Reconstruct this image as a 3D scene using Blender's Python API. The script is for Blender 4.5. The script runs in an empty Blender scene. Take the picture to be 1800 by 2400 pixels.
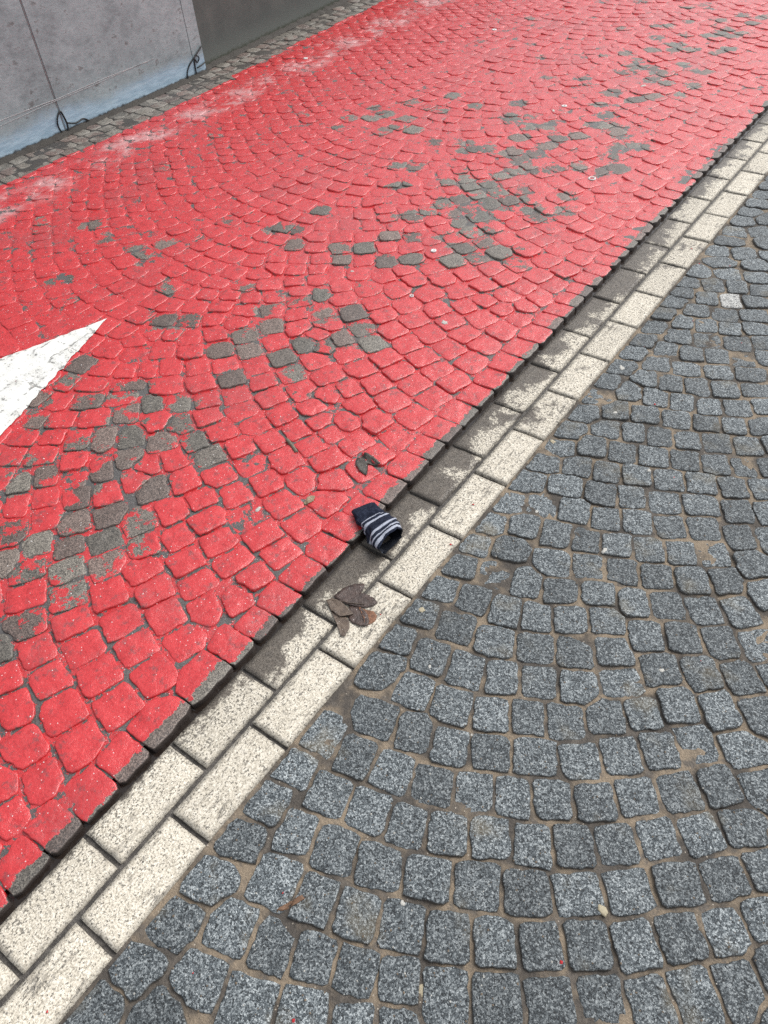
import bpy, bmesh, math, random
import numpy as np
from mathutils import Vector, Matrix, noise as mnoise
from mathutils.bvhtree import BVHTree

SC = bpy.context.scene
COL = SC.collection

# ------------------------------------------------------------------ camera
CAM_H = 1.55
CX = (0.8186679967, 0.5714076015, -0.0572369115)      # picture right
CY = (0.3871755087, -0.6228142167, -0.6798511432)     # picture down
CZ = (-0.4241200733, 0.5344116432, -0.7311130959)     # view direction
cam_d = bpy.data.cameras.new('camera')
cam = bpy.data.objects.new('camera', cam_d)
COL.objects.link(cam)
cam.matrix_world = Matrix(((CX[0], -CY[0], -CZ[0], 0), (CX[1], -CY[1], -CZ[1], 0),
                           (CX[2], -CY[2], -CZ[2], CAM_H), (0, 0, 0, 1)))
cam_d.sensor_fit = 'VERTICAL'
cam_d.sensor_height = 36.0
cam_d.lens = 26.1
cam_d.clip_start = 0.02
cam_d.clip_end = 500
SC.camera = cam

# ------------------------------------------------------------------ light
SUN_EL, SUN_AZ = math.radians(52), math.radians(20)
world = bpy.data.worlds.new('World')
SC.world = world
world.use_nodes = True
wn = world.node_tree
wn.nodes.clear()
sky = wn.nodes.new('ShaderNodeTexSky')
sky.sky_type = 'NISHITA'
sky.sun_disc = False
sky.sun_elevation = SUN_EL
sky.sun_rotation = SUN_AZ
sky.dust_density = 3.0
sky.ozone_density = 1.0
hs = wn.nodes.new('ShaderNodeHueSaturation')
hs.inputs['Saturation'].default_value = 0.22
bg = wn.nodes.new('ShaderNodeBackground')
bg.inputs['Strength'].default_value = 0.15
wo = wn.nodes.new('ShaderNodeOutputWorld')
wn.links.new(sky.outputs[0], hs.inputs['Color'])
wn.links.new(hs.outputs[0], bg.inputs['Color'])
wn.links.new(bg.outputs[0], wo.inputs['Surface'])
sun_d = bpy.data.lights.new('sun', 'SUN')
sun_d.energy = 1.3
sun_d.angle = math.radians(35)
sun_d.color = (1.0, 0.97, 0.93)
sun = bpy.data.objects.new('sun', sun_d)
COL.objects.link(sun)
sd = Vector((math.sin(SUN_AZ) * math.cos(SUN_EL), math.cos(SUN_AZ) * math.cos(SUN_EL), math.sin(SUN_EL)))
sun.rotation_euler = sd.to_track_quat('Z', 'Y').to_euler()
sun.location = (1, 3, 8)
SC.view_settings.view_transform = 'Standard'
SC.view_settings.look = 'None'
SC.view_settings.gamma = 1.0
SC.view_settings.use_curve_mapping = False
SC.view_settings.exposure = 0.38
SC.render.engine = 'CYCLES'
SC.cycles.use_denoising = False
SC.cycles.max_bounces = 6

# ------------------------------------------------------------------ node helper
class NB:
    def __init__(s, name):
        s.m = bpy.data.materials.new(name)
        s.m.use_nodes = True
        s.t = s.m.node_tree
        s.t.nodes.clear()
        s.P = s.new('ShaderNodeNewGeometry').outputs['Position']
    def new(s, typ, **kw):
        n = s.t.nodes.new(typ)
        for k, v in kw.items():
            setattr(n, k, v)
        return n
    def put(s, sock, v):
        if isinstance(v, bpy.types.NodeSocket):
            s.t.links.new(v, sock)
        elif v is not None:
            if sock.type == 'RGBA' and len(v) == 3:
                v = (*v, 1)
            sock.default_value = v
    def math(s, op, a, b=None, clamp=False):
        n = s.new('ShaderNodeMath', operation=op, use_clamp=clamp)
        s.put(n.inputs[0], a)
        if b is not None:
            s.put(n.inputs[1], b)
        return n.outputs[0]
    def add(s, a, b): return s.math('ADD', a, b)
    def sub(s, a, b): return s.math('SUBTRACT', a, b)
    def mul(s, a, b): return s.math('MULTIPLY', a, b)
    def lin(s, a, k, c): 
        n = s.new('ShaderNodeMath', operation='MULTIPLY_ADD')
        s.put(n.inputs[0], a); n.inputs[1].default_value = k; n.inputs[2].default_value = c
        return n.outputs[0]
    def noise(s, scale, detail=3, rough=0.55, vec=None, dist=0.0):
        n = s.new('ShaderNodeTexNoise')
        s.put(n.inputs['Vector'], vec or s.P)
        n.inputs['Scale'].default_value = scale
        n.inputs['Detail'].default_value = detail
        n.inputs['Roughness'].default_value = rough
        n.inputs['Distortion'].default_value = dist
        return n.outputs['Fac']
    def vor(s, scale, vec=None, feature='F1'):
        n = s.new('ShaderNodeTexVoronoi', feature=feature)
        s.put(n.inputs['Vector'], vec or s.P)
        n.inputs['Scale'].default_value = scale
        return n.outputs
    def step(s, v, lo, hi, a=0.0, b=1.0):
        n = s.new('ShaderNodeMapRange', interpolation_type='SMOOTHSTEP')
        s.put(n.inputs[0], v)
        n.inputs[1].default_value = lo; n.inputs[2].default_value = hi
        n.inputs[3].default_value = a; n.inputs[4].default_value = b
        return n.outputs[0]
    def mix(s, f, a, b):
        n = s.new('ShaderNodeMix', data_type='RGBA')
        s.put(n.inputs[0], f); s.put(n.inputs[6], a); s.put(n.inputs[7], b)
        return n.outputs[2]
    def ramp(s, f, stops, interp='LINEAR'):
        n = s.new('ShaderNodeValToRGB')
        cr = n.color_ramp
        cr.interpolation = interp
        while len(cr.elements) < len(stops):
            cr.elements.new(0.5)
        for e, (p, c) in zip(cr.elements, stops):
            e.position = p; e.color = (*c, 1)
        s.put(n.inputs[0], f)
        return n.outputs[0]
    def attr(s, name):
        n = s.new('ShaderNodeAttribute', attribute_name=name)
        return n.outputs['Fac']
    def sep(s, v):
        n = s.new('ShaderNodeSeparateXYZ'); s.put(n.inputs[0], v)
        return n.outputs
    def vmul(s, v, k):
        n = s.new('ShaderNodeVectorMath', operation='MULTIPLY'); s.put(n.inputs[0], v)
        n.inputs[1].default_value = k
        return n.outputs[0]
    def tintv(s, col, val, k=0.5):
        """scale a colour by (1 + k*(val-0.5)*2)"""
        n = s.new('ShaderNodeVectorMath', operation='SCALE')
        s.put(n.inputs[0], col)
        s.put(n.inputs['Scale'], s.lin(val, 2 * k, 1 - k))
        return n.outputs[0]
    def bump(s, h, dist, strength=1.0, normal=None):
        n = s.new('ShaderNodeBump')
        n.inputs['Strength'].default_value = strength
        n.inputs['Distance'].default_value = dist
        s.put(n.inputs['Height'], h)
        if normal is not None:
            s.put(n.inputs['Normal'], normal)
        return n.outputs[0]
    def done(s, col, rough, normal=None, spec=0.5, **kw):
        b = s.new('ShaderNodeBsdfPrincipled')
        s.put(b.inputs['Base Color'], col)
        s.put(b.inputs['Roughness'], rough)
        s.put(b.inputs['Specular IOR Level'], spec)
        if normal is not None:
            s.put(b.inputs['Normal'], normal)
        for k, v in kw.items():
            s.put(b.inputs[k], v)
        o = s.new('ShaderNodeOutputMaterial')
        s.t.links.new(b.outputs[0], o.inputs['Surface'])
        return s.m

# ------------------------------------------------------------------ materials
def mat_painted(name, bed):
    """red road paint, worn through to brown-grey stone (or to the dark joint filler)"""
    s = NB(name)
    bare = s.attr('bare'); tint = s.attr('tint')
    n1 = s.noise(24, 4, 0.62)
    n2 = s.noise(120, 3, 0.6)
    n3 = s.noise(420, 2, 0.6)
    big = s.noise(1.6, 2, 0.5)
    e = s.add(bare, s.lin(n1, 1.35, -0.675))
    e = s.add(e, s.lin(n2, 0.55, -0.275))
    e = s.add(e, s.lin(big, 0.3, -0.14))
    e = s.add(e, s.lin(s.noise(8.5, 4, 0.65), 0.8, -0.40))
    if not bed:
        nz = s.sep(s.new('ShaderNodeNewGeometry').outputs['True Normal'])[2]
        e = s.add(e, s.step(nz, 0.15, 0.75, 0.30, 0.0))
    ex = s.step(e, 0.455, 0.525)
    # red paint
    pv = s.add(s.lin(n1, 0.5, 0.0), s.lin(n2, 0.5, 0.0))
    paint = s.ramp(pv, [(0.30, (0.40, 0.017, 0.020)), (0.48, (0.60, 0.032, 0.037)), (0.68, (0.68, 0.052, 0.056))])
    dirt = s.step(s.noise(38, 5, 0.7), 0.53, 0.68)
    paint = s.mix(s.mul(dirt, 0.68), paint, (0.15, 0.052, 0.055))
    grime = s.mul(s.step(s.noise(2.6, 5, 0.65), 0.50, 0.70), s.step(n2, 0.30, 0.62))
    paint = s.mix(s.mul(grime, 0.45), paint, (0.27, 0.075, 0.078))
    grain = s.noise(620, 2, 0.7)
    paint = s.tintv(paint, grain, 0.45)
    pits = s.step(n3, 0.60, 0.70)
    paint = s.mix(s.mul(pits, 0.65), paint, (0.11, 0.022, 0.025))
    # chalky worn band along the wall side
    xyz = s.sep(s.P)
    dx = s.math('ABSOLUTE', s.add(xyz[0], s.lin(s.noise(3.2, 3, 0.6), 0.34, 3.66 - 0.17)))
    band = s.mul(s.step(dx, 0.05, 0.18, 1.0, 0.0), s.step(s.add(s.noise(34, 5, 0.7, s.vmul(s.P, (1.4, 0.7, 1))), s.lin(s.noise(5.5, 3, 0.6), 1.5, -0.78)), 0.30, 0.74))
    paint = s.mix(s.mul(band, 0.74), paint, (0.64, 0.40, 0.395))
    # glass beads, their sparkle painted into the colour as white dots
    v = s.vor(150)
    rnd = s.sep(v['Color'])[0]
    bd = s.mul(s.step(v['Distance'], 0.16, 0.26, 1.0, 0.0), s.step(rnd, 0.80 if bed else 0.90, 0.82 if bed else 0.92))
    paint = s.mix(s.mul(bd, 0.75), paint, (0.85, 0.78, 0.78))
    # what shows underneath
    if bed:
        under = s.ramp(s.noise(260, 3, 0.7), [(0.3, (0.035, 0.033, 0.032)), (0.55, (0.085, 0.08, 0.076)), (0.75, (0.19, 0.18, 0.17))])
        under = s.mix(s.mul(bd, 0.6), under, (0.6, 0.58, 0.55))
        under = s.mix(s.attr('margin'), under, (0.040, 0.032, 0.025))
    else:
        v2 = s.vor(420)
        g = s.sep(v2['Color'])[0]
        g = s.add(s.mul(g, 0.6), s.mul(n2, 0.4))
        c1 = s.ramp(g, [(0.25, (0.048, 0.033, 0.027)), (0.5, (0.125, 0.086, 0.070)), (0.8, (0.26, 0.19, 0.16))])
        c2 = s.ramp(g, [(0.25, (0.045, 0.040, 0.032)), (0.5, (0.125, 0.110, 0.090)), (0.8, (0.26, 0.235, 0.195))])
        under = s.mix(s.step(tint, 0.35, 0.75), c1, c2)
        under = s.tintv(under, s.math('FRACT', s.mul(tint, 7.3)), 0.30)
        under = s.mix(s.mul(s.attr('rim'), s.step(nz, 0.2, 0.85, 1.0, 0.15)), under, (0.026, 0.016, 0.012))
        mg = s.attr('margin')
        under = s.mix(s.mul(mg, s.step(s.noise(13, 4, 0.6), 0.47, 0.60)), under, (0.22, 0.20, 0.17))
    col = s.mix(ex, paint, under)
    rp = s.add(s.lin(n2, 0.20, 0.16), s.mul(dirt, 0.12))
    mixr = s.new('ShaderNodeMix', data_type='FLOAT')
    s.put(mixr.inputs[0], ex); s.put(mixr.inputs[2], rp); mixr.inputs[3].default_value = 0.55
    h = s.add(s.mul(ex, -1.0), s.add(s.mul(n2, 1.7), s.add(s.mul(n3, 0.8), s.mul(grain, 0.5))))
    nrm = s.bump(h, 0.0011, 0.75)
    return s.done(col, mixr.outputs[0], nrm, spec=0.95)

def mat_granite():
    s = NB('grey_granite')
    tint = s.attr('tint')
    v = s.vor(300); v2 = s.vor(620)
    g = s.add(s.mul(s.sep(v['Color'])[0], 0.55), s.mul(s.sep(v2['Color'])[1], 0.45))
    g = s.add(g, s.lin(s.noise(34, 4, 0.6), 0.30, -0.15))
    col = s.ramp(g, [(0.16, (0.014, 0.017, 0.019)), (0.40, (0.060, 0.073, 0.081)), (0.60, (0.135, 0.156, 0.166)), (0.90, (0.40, 0.432, 0.437))])
    warm = s.mix(s.step(s.noise(7, 3, 0.6), 0.56, 0.72), col, s.mix(0.35, col, (0.21, 0.17, 0.10)))
    col = s.tintv(warm, s.lin(tint, 0.5, 0.26), 0.5)
    col = s.tintv(col, s.noise(1.7, 3, 0.6), 0.5)
    col = s.mix(s.step(tint, 1.4, 1.6), col, s.ramp(g, [(0.2, (0.10, 0.10, 0.10)), (0.45, (0.42, 0.42, 0.40)), (0.8, (0.66, 0.66, 0.63))]))
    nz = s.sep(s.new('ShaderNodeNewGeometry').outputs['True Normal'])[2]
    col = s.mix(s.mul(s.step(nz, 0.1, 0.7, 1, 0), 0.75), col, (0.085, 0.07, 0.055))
    h = s.add(s.noise(70, 5, 0.7), s.mul(s.noise(380, 2, 0.6), 0.35))
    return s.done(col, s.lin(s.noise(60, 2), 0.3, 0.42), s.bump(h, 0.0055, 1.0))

def mat_sand():
    s = NB('sandy_joint_filler')
    n = s.noise(9, 4, 0.6); f = s.noise(230, 3, 0.7)
    c = s.mix(s.step(n, 0.40, 0.60), (0.085, 0.075, 0.065), (0.27, 0.215, 0.155))
    c = s.mix(s.step(s.noise(30, 3, 0.6), 0.52, 0.68), c, (0.135, 0.118, 0.10))
    c = s.tintv(c, f, 0.55)
    v = s.vor(160); r = s.sep(v['Color'])[0]
    c = s.mix(s.mul(s.step(v['Distance'], 0.15, 0.3, 1, 0), s.step(r, 0.93, 0.95)), c, (0.45, 0.40, 0.33))
    return s.done(c, 0.8, s.bump(s.add(f, s.mul(s.noise(45, 4), 2.0)), 0.003, 0.9), spec=0.3)

def mat_kerb():
    s = NB('cream_kerb_stone')
    dirt = s.attr('dirt'); tint = s.attr('tint')
    n1 = s.noise(7.5, 4, 0.6, dist=0.3); n2 = s.noise(55, 5, 0.75); n3 = s.noise(260, 3, 0.65)
    base = s.ramp(s.add(s.mul(n3, 0.6), s.mul(n2, 0.4)), [(0.33, (0.16, 0.14, 0.115)), (0.46, (0.60, 0.545, 0.44)), (0.58, (0.86, 0.80, 0.68))])
    base = s.tintv(base, tint, 0.07)
    # pitted dark specks, denser where the stone is dirtier
    st = s.noise(1.0, 5, 0.75, s.vmul(s.P, (210, 150, 150)))
    sp = s.step(s.add(st, s.add(s.mul(dirt, 0.12), s.lin(n2, 0.35, -0.175))), 0.56, 0.64)
    col = s.mix(s.mul(sp, 0.82), base, (0.075, 0.066, 0.055))
    lay = s.attr('layer')
    stv = s.noise(1.0, 5, 0.78, s.vmul(s.P, (70, 13, 40)))
    stg = s.mul(s.step(s.add(stv, s.lin(n1, 0.6, -0.3)), 0.56, 0.66), s.step(n3, 0.36, 0.56))
    col = s.mix(s.mul(stg, s.lin(lay, 0.5, 0.35)), col, (0.085, 0.076, 0.066))
    sp2 = s.step(s.noise(480, 3, 0.7), 0.56, 0.66)
    col = s.mix(s.mul(sp2, 0.6), col, (0.10, 0.09, 0.075))
    # wet grey-brown film
    e = s.add(dirt, s.add(s.lin(n1, 1.7, -0.85), s.lin(n2, 0.8, -0.4)))
    wet = s.step(e, 0.44, 0.60)
    wcol = s.mix(s.step(n2, 0.35, 0.7), (0.080, 0.067, 0.056), (0.165, 0.140, 0.114))
    col = s.mix(s.mul(wet, 0.93), col, wcol)
    edge = s.attr('edge')
    col = s.mix(s.mul(edge, s.step(n2, 0.3, 0.55)), col, (0.06, 0.052, 0.044))
    r = s.step(wet, 0.0, 1.0, 0.62, 0.36)
    h = s.add(s.mul(sp, -0.7), s.add(s.mul(n2, 0.8), s.mul(n3, 0.5)))
    return s.done(col, r, s.bump(h, 0.0018, 0.8))

def mat_dark_mortar():
    s = NB('dark_damp_mortar')
    n = s.noise(60, 4, 0.6); f = s.noise(300, 3, 0.7)
    c = s.tintv(s.mix(s.step(n, 0.4, 0.65), (0.055, 0.050, 0.045), (0.115, 0.105, 0.094)), f, 0.5)
    return s.done(c, 0.5, s.bump(s.add(f, n), 0.003, 0.9))

def mat_water():
    s = NB('dirty_gutter_water')
    n = s.noise(38, 3, 0.5, dist=0.6)
    return s.done((0.020, 0.014, 0.011), 0.07, s.bump(n, 0.004, 0.7), spec=0.5)

def mat_white_paint():
    s = NB('white_road_paint')
    n2 = s.noise(60, 5, 0.7); n3 = s.noise(320, 3, 0.6); nl = s.noise(13, 4, 0.6)
    dip = s.attr('dip')
    c = s.mix(s.step(nl, 0.42, 0.66), (0.84, 0.84, 0.80), (0.72, 0.715, 0.67))
    g = s.step(s.add(s.add(s.mul(dip, 0.17), s.lin(n2, 1.0, 0.0)), s.lin(nl, 0.4, -0.2)), 0.555, 0.68)
    c = s.mix(s.mul(g, 0.80), c, (0.17, 0.165, 0.155))
    c = s.mix(s.mul(s.step(n3, 0.62, 0.70), 0.55), c, (0.30, 0.29, 0.28))
    return s.done(c, 0.45, s.bump(s.add(n2, s.mul(n3, 0.6)), 0.0016, 0.7))

def mat_panel():
    s = NB('grey_stone_cladding')
    xyz = s.sep(s.P)
    nb = s.noise(3.5, 4, 0.6); n2 = s.noise(17, 5, 0.7, s.vmul(s.P, (1, 0.8, 1.4))); n3 = s.noise(140, 3, 0.6)
    c = s.ramp(s.add(s.mul(n2, 0.55), s.mul(nb, 0.45)), [(0.33, (0.145, 0.180, 0.190)), (0.5, (0.265, 0.330, 0.345)), (0.66, (0.385, 0.465, 0.48))])
    c = s.mix(s.mul(s.step(n2, 0.56, 0.68), 0.7), c, (0.075, 0.072, 0.07))
    c = s.mix(s.mul(s.step(n3, 0.60, 0.70), 0.45), c, (0.10, 0.10, 0.10))
    st = s.noise(1.0, 4, 0.65, s.vmul(s.P, (8, 9, 70)))
    zz = s.add(xyz[2], s.lin(nb, 0.16, -0.08))
    zz = s.add(zz, s.lin(st, 0.06, -0.03))
    band = s.step(zz, 0.075, 0.165, 1.0, 0.0)
    bc = s.mix(s.step(st, 0.35, 0.68), (0.32, 0.47, 0.60), (0.50, 0.67, 0.80))
    c = s.mix(s.mul(band, 0.78), c, bc)
    foot = s.step(s.add(xyz[2], s.lin(s.noise(45, 4), 0.03, -0.015)), 0.026, 0.040, 1.0, 0.0)
    c = s.mix(s.mul(foot, 0.92), c, (0.035, 0.032, 0.030))
    return s.done(c, 0.5, s.bump(s.add(n2, s.mul(n3, 0.6)), 0.003, 0.6))

def mat_dark_wall():
    s = NB('dark_rendered_wall')
    xyz = s.sep(s.P)
    n = s.noise(5, 4, 0.6); f = s.noise(120, 4, 0.6)
    c = s.mix(s.step(n, 0.35, 0.65), (0.070, 0.085, 0.080), (0.095, 0.110, 0.102))
    c = s.tintv(c, f, 0.12)
    low = s.step(s.add(xyz[2], s.lin(n, 0.14, -0.07)), 0.03, 0.16, 1.0, 0.0)
    c = s.mix(s.mul(low, 0.65), c, (0.145, 0.155, 0.140))
    moss = s.step(s.add(xyz[2], s.lin(s.noise(40, 4), 0.05, -0.025)), 0.03, 0.055, 1.0, 0.0)
    c = s.mix(s.mul(moss, 0.8), c, (0.05, 0.055, 0.035))
    return s.done(c, 0.6, s.bump(f, 0.002, 0.6))

def mat_flat(name, col, rough=0.6, nscale=200, k=0.3, bumpd=0.001, spec=0.5):
    s = NB(name)
    n = s.noise(nscale, 4, 0.65)
    return s.done(s.tintv(col, n, k), rough, s.bump(n, bumpd, 0.8), spec=spec)

def mat_sock():
    s = NB('knitted_sock_stripes')
    t = s.add(s.attr('along'), s.lin(s.noise(26, 2, 0.5), 0.02, -0.01))
    st = None
    for a, b in ((0.408, 0.430), (0.482, 0.523), (0.705, 0.750), (0.812, 0.850), (0.908, 0.962)):
        w = s.mul(s.step(t, a - 0.006, a + 0.006), s.step(t, b - 0.006, b + 0.006, 1, 0))
        st = w if st is None else s.math('MAXIMUM', st, w)
    f = s.noise(700, 2, 0.6)
    knit = s.math('SINE', s.mul(s.attr('along'), 330.0))
    navy = s.mix(s.step(s.noise(120, 4, 0.7), 0.4, 0.7), (0.011, 0.015, 0.030), (0.032, 0.040, 0.068))
    pale = s.tintv((0.44, 0.47, 0.55), f, 0.3)
    col = s.mix(st, navy, pale)
    v = s.vor(120); r = s.sep(v['Color'])[0]
    col = s.mix(s.mul(s.step(v['Distance'], 0.05, 0.12, 1, 0), s.step(r, 0.93, 0.95)), col, (0.7, 0.7, 0.7))
    h = s.add(f, s.mul(knit, 0.35))
    return s.done(col, 0.9, s.bump(h, 0.0012, 0.9), spec=0.2)

def mat_leaf(name, c1, c2, rough=0.4):
    s = NB(name)
    n = s.noise(60, 5, 0.7); f = s.noise(330, 3, 0.6)
    c = s.tintv(s.mix(s.step(n, 0.35, 0.65), c1, c2), f, 0.35)
    v = s.vor(180); r = s.sep(v['Color'])[0]
    c = s.mix(s.mul(s.step(v['Distance'], 0.12, 0.22, 1, 0), s.step(r, 0.90, 0.92)), c, (0.6, 0.58, 0.56))
    return s.done(c, rough, s.bump(s.add(n, f), 0.0016, 0.9))

# ------------------------------------------------------------------ positions traced from image pixels, projected through the camera (millimetres on the ground)
GRAY_PTS="-521,1881 -440,1915 -348,1943 -264,1977 -192,2009 -121,2038 -283,2044 -203,2083 -508,1795 -438,1818 -363,1839 -288,1862 -208,1899 -125,1928 -431,1715 -344,1742 -260,1778 -182,1805 -103,1838 -52,1869 -433,1610 -359,1643 -270,1673 -189,1705 -107,1739 -37,1777 -408,1521 -335,1555 -253,1579 -162,1624 -65,1657 -1,1690 -359,1436 -287,1471 -203,1501 -128,1544 -34,1564 31,1596 -302,1368 -220,1396 -150,1429 -71,1467 14,1485 -252,1288 -173,1319 -90,1355 -21,1401 71,1404 -264,1195 -194,1207 -116,1251 -37,1283 39,1326 -220,1128 -127,1136 -53,1177 28,1214 102,1246 -173,1051 -62,1067 17,1103 102,1143 162,1189 -126,983 1,1001 81,1038 156,1078 -59,937 -117,891 -208,714 -120,757 -55,816 9,875 65,929 154,967 -206,609 -141,652 -59,698 2,750 76,811 139,864 208,911 -127,546 -59,588 9,640 71,696 140,749 202,809 -100,461 -15,515 61,576 134,636 204,699 265,754 -32,394 37,447 107,491 170,552 237,606 285,664 19,328 94,379 162,425 221,479 279,533 325,601 -263,790 -195,823 -622,494 -536,501 -541,601 -460,619 -372,633 -298,673 -629,408 -533,399 -446,513 -439,426 -360,538 -274,575 -624,319 -542,305 -357,439 -283,470 -203,517 -454,316 -360,340 -269,378 -181,423 -510,209 -427,227 -347,249 -264,282 -180,311 -105,353 -442,112 -365,140 -289,166 -214,199 -142,234 -60,279 -420,27 -332,73 -242,107 -185,144 -333,748 -605,1719 -598,1640 -515,1694 -607,1554 -516,1590 -610,1456 -512,1498 -615,1354 -535,1397 -447,1420 -621,1253 -539,1297 -450,1320 -374,1337 -617,1169 -543,1203 -406,1220 -334,1259 -615,1081 -524,1108 -440,1125 -365,1141 -620,988 -528,1005 -445,1015 -372,1043 -304,1081 -624,899 -527,911 -423,924 -332,962 -251,1002 -625,800 -534,801 -439,819 -362,847 -286,882 -201,919 -603,721 -524,703 -419,720 -626,224 -627,140 -626,36 -527,96 -627,-55 -525,-3 -647,-137 -546,-81 -673,-197 -591,2832 -486,2874 -388,2901 -537,2941 -409,2989 -593,2738 -504,2766 -427,2794 -346,2807 -586,2662 -496,2661 -414,2687 -348,2720 -593,2581 -502,2567 -406,2588 -317,2629 -593,2486 -517,2471 -441,2492 -364,2512 -295,2557 -594,2394 -500,2379 -409,2404 -311,2434 -233,2479 -592,2293 -509,2279 -423,2290 -349,2329 -268,2351 -209,2407 -595,2203 -505,2187 -418,2213 -313,2246 -229,2279 -597,2112 -505,2091 -429,2108 -350,2135 -275,2168 -184,2210 -599,2016 -530,2005 -440,2012 -362,2035 -606,1920 -601,1829"
RED_PTS="-1273,149 -1170,203 -1067,289 -1063,176 -1165,98 -1075,67 -1065,-12 -1138,16 -935,215 -948,113 -964,298 -975,20 -993,-54 -1658,501 -1574,548 -1504,614 -1383,674 -1335,726 -1677,412 -1608,429 -1510,496 -1435,560 -1326,602 -1249,692 -1525,373 -1431,433 -1343,499 -1253,577 -1165,647 -1455,316 -1356,384 -1246,455 -1159,534 -1097,607 -1360,272 -1266,346 -1153,423 -1066,502 -1446,216 -1271,244 -1175,323 -1066,398 -988,474 -1364,192 -977,410 -1493,1040 -1432,1113 -1380,1188 -1630,903 -1541,843 -1475,906 -1411,985 -1359,1080 -1276,1142 -1250,1242 -1164,1211 -1423,808 -1387,888 -1308,954 -1259,1039 -1179,1099 -1474,724 -1307,838 -1218,904 -1165,1000 -1059,1076 -1059,963 -1219,784 -1134,876 -1046,850 -1137,760 -962,825 -959,938 -970,1018 -1585,1915 -1551,2007 -1476,1960 -1437,2054 -1364,1989 -1321,2093 -1245,2163 -1148,2113 -1106,2224 -1497,1845 -1406,1789 -1391,1889 -1262,1938 -1233,2047 -1150,2003 -1042,2090 -1024,2192 -1447,1694 -1309,1728 -1294,1847 -1198,1809 -1148,1892 -1053,1979 -1036,1872 -961,2024 -918,2136 -1347,1645 -1235,1696 -1258,1595 -1119,1764 -1141,1665 -1037,1740 -938,1923 -1323,1529 -1162,1548 -1241,1481 -1051,1635 -934,1718 -928,1819 -1147,1438 -1048,1516 -943,1612 -1224,1385 -1040,1402 -940,1512 -1135,1325 -942,1418 -1046,1308 -959,1326 -2252,1591 -2157,1645 -2070,1694 -1966,1717 -1869,1772 -1778,1797 -1692,1855 -2190,1507 -2111,1544 -2018,1615 -1802,1687 -1703,1726 -1630,1803 -2165,1426 -2105,1461 -1962,1543 -1842,1587 -1726,1612 -1613,1662 -1520,1748 -2048,1360 -1955,1406 -1862,1469 -1769,1530 -1633,1547 -1524,1603 -1954,1304 -1861,1358 -1784,1404 -1682,1464 -1549,1496 -1429,1545 -1873,1217 -1780,1287 -1706,1367 -1597,1409 -1451,1438 -1847,1118 -1778,1167 -1697,1236 -1634,1301 -1521,1362 -1356,1391 -1765,1072 -1683,1095 -1637,1163 -1557,1251 -1432,1299 -1335,1273 -1669,1002 -1581,1055 -1551,1136 -1466,1226 -1589,964 -2234,2524 -2135,2559 -2031,2596 -2123,2429 -2024,2482 -1939,2528 -1835,2583 -2088,2318 -2000,2381 -1896,2422 -1801,2473 -1713,2521 -2039,2235 -1841,2335 -1925,2282 -2122,2221 -2129,2095 -2047,2140 -1952,2178 -1871,2222 -1789,2253 -1692,2292 -1620,2346 -2075,2022 -1979,2047 -1908,2101"
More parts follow.
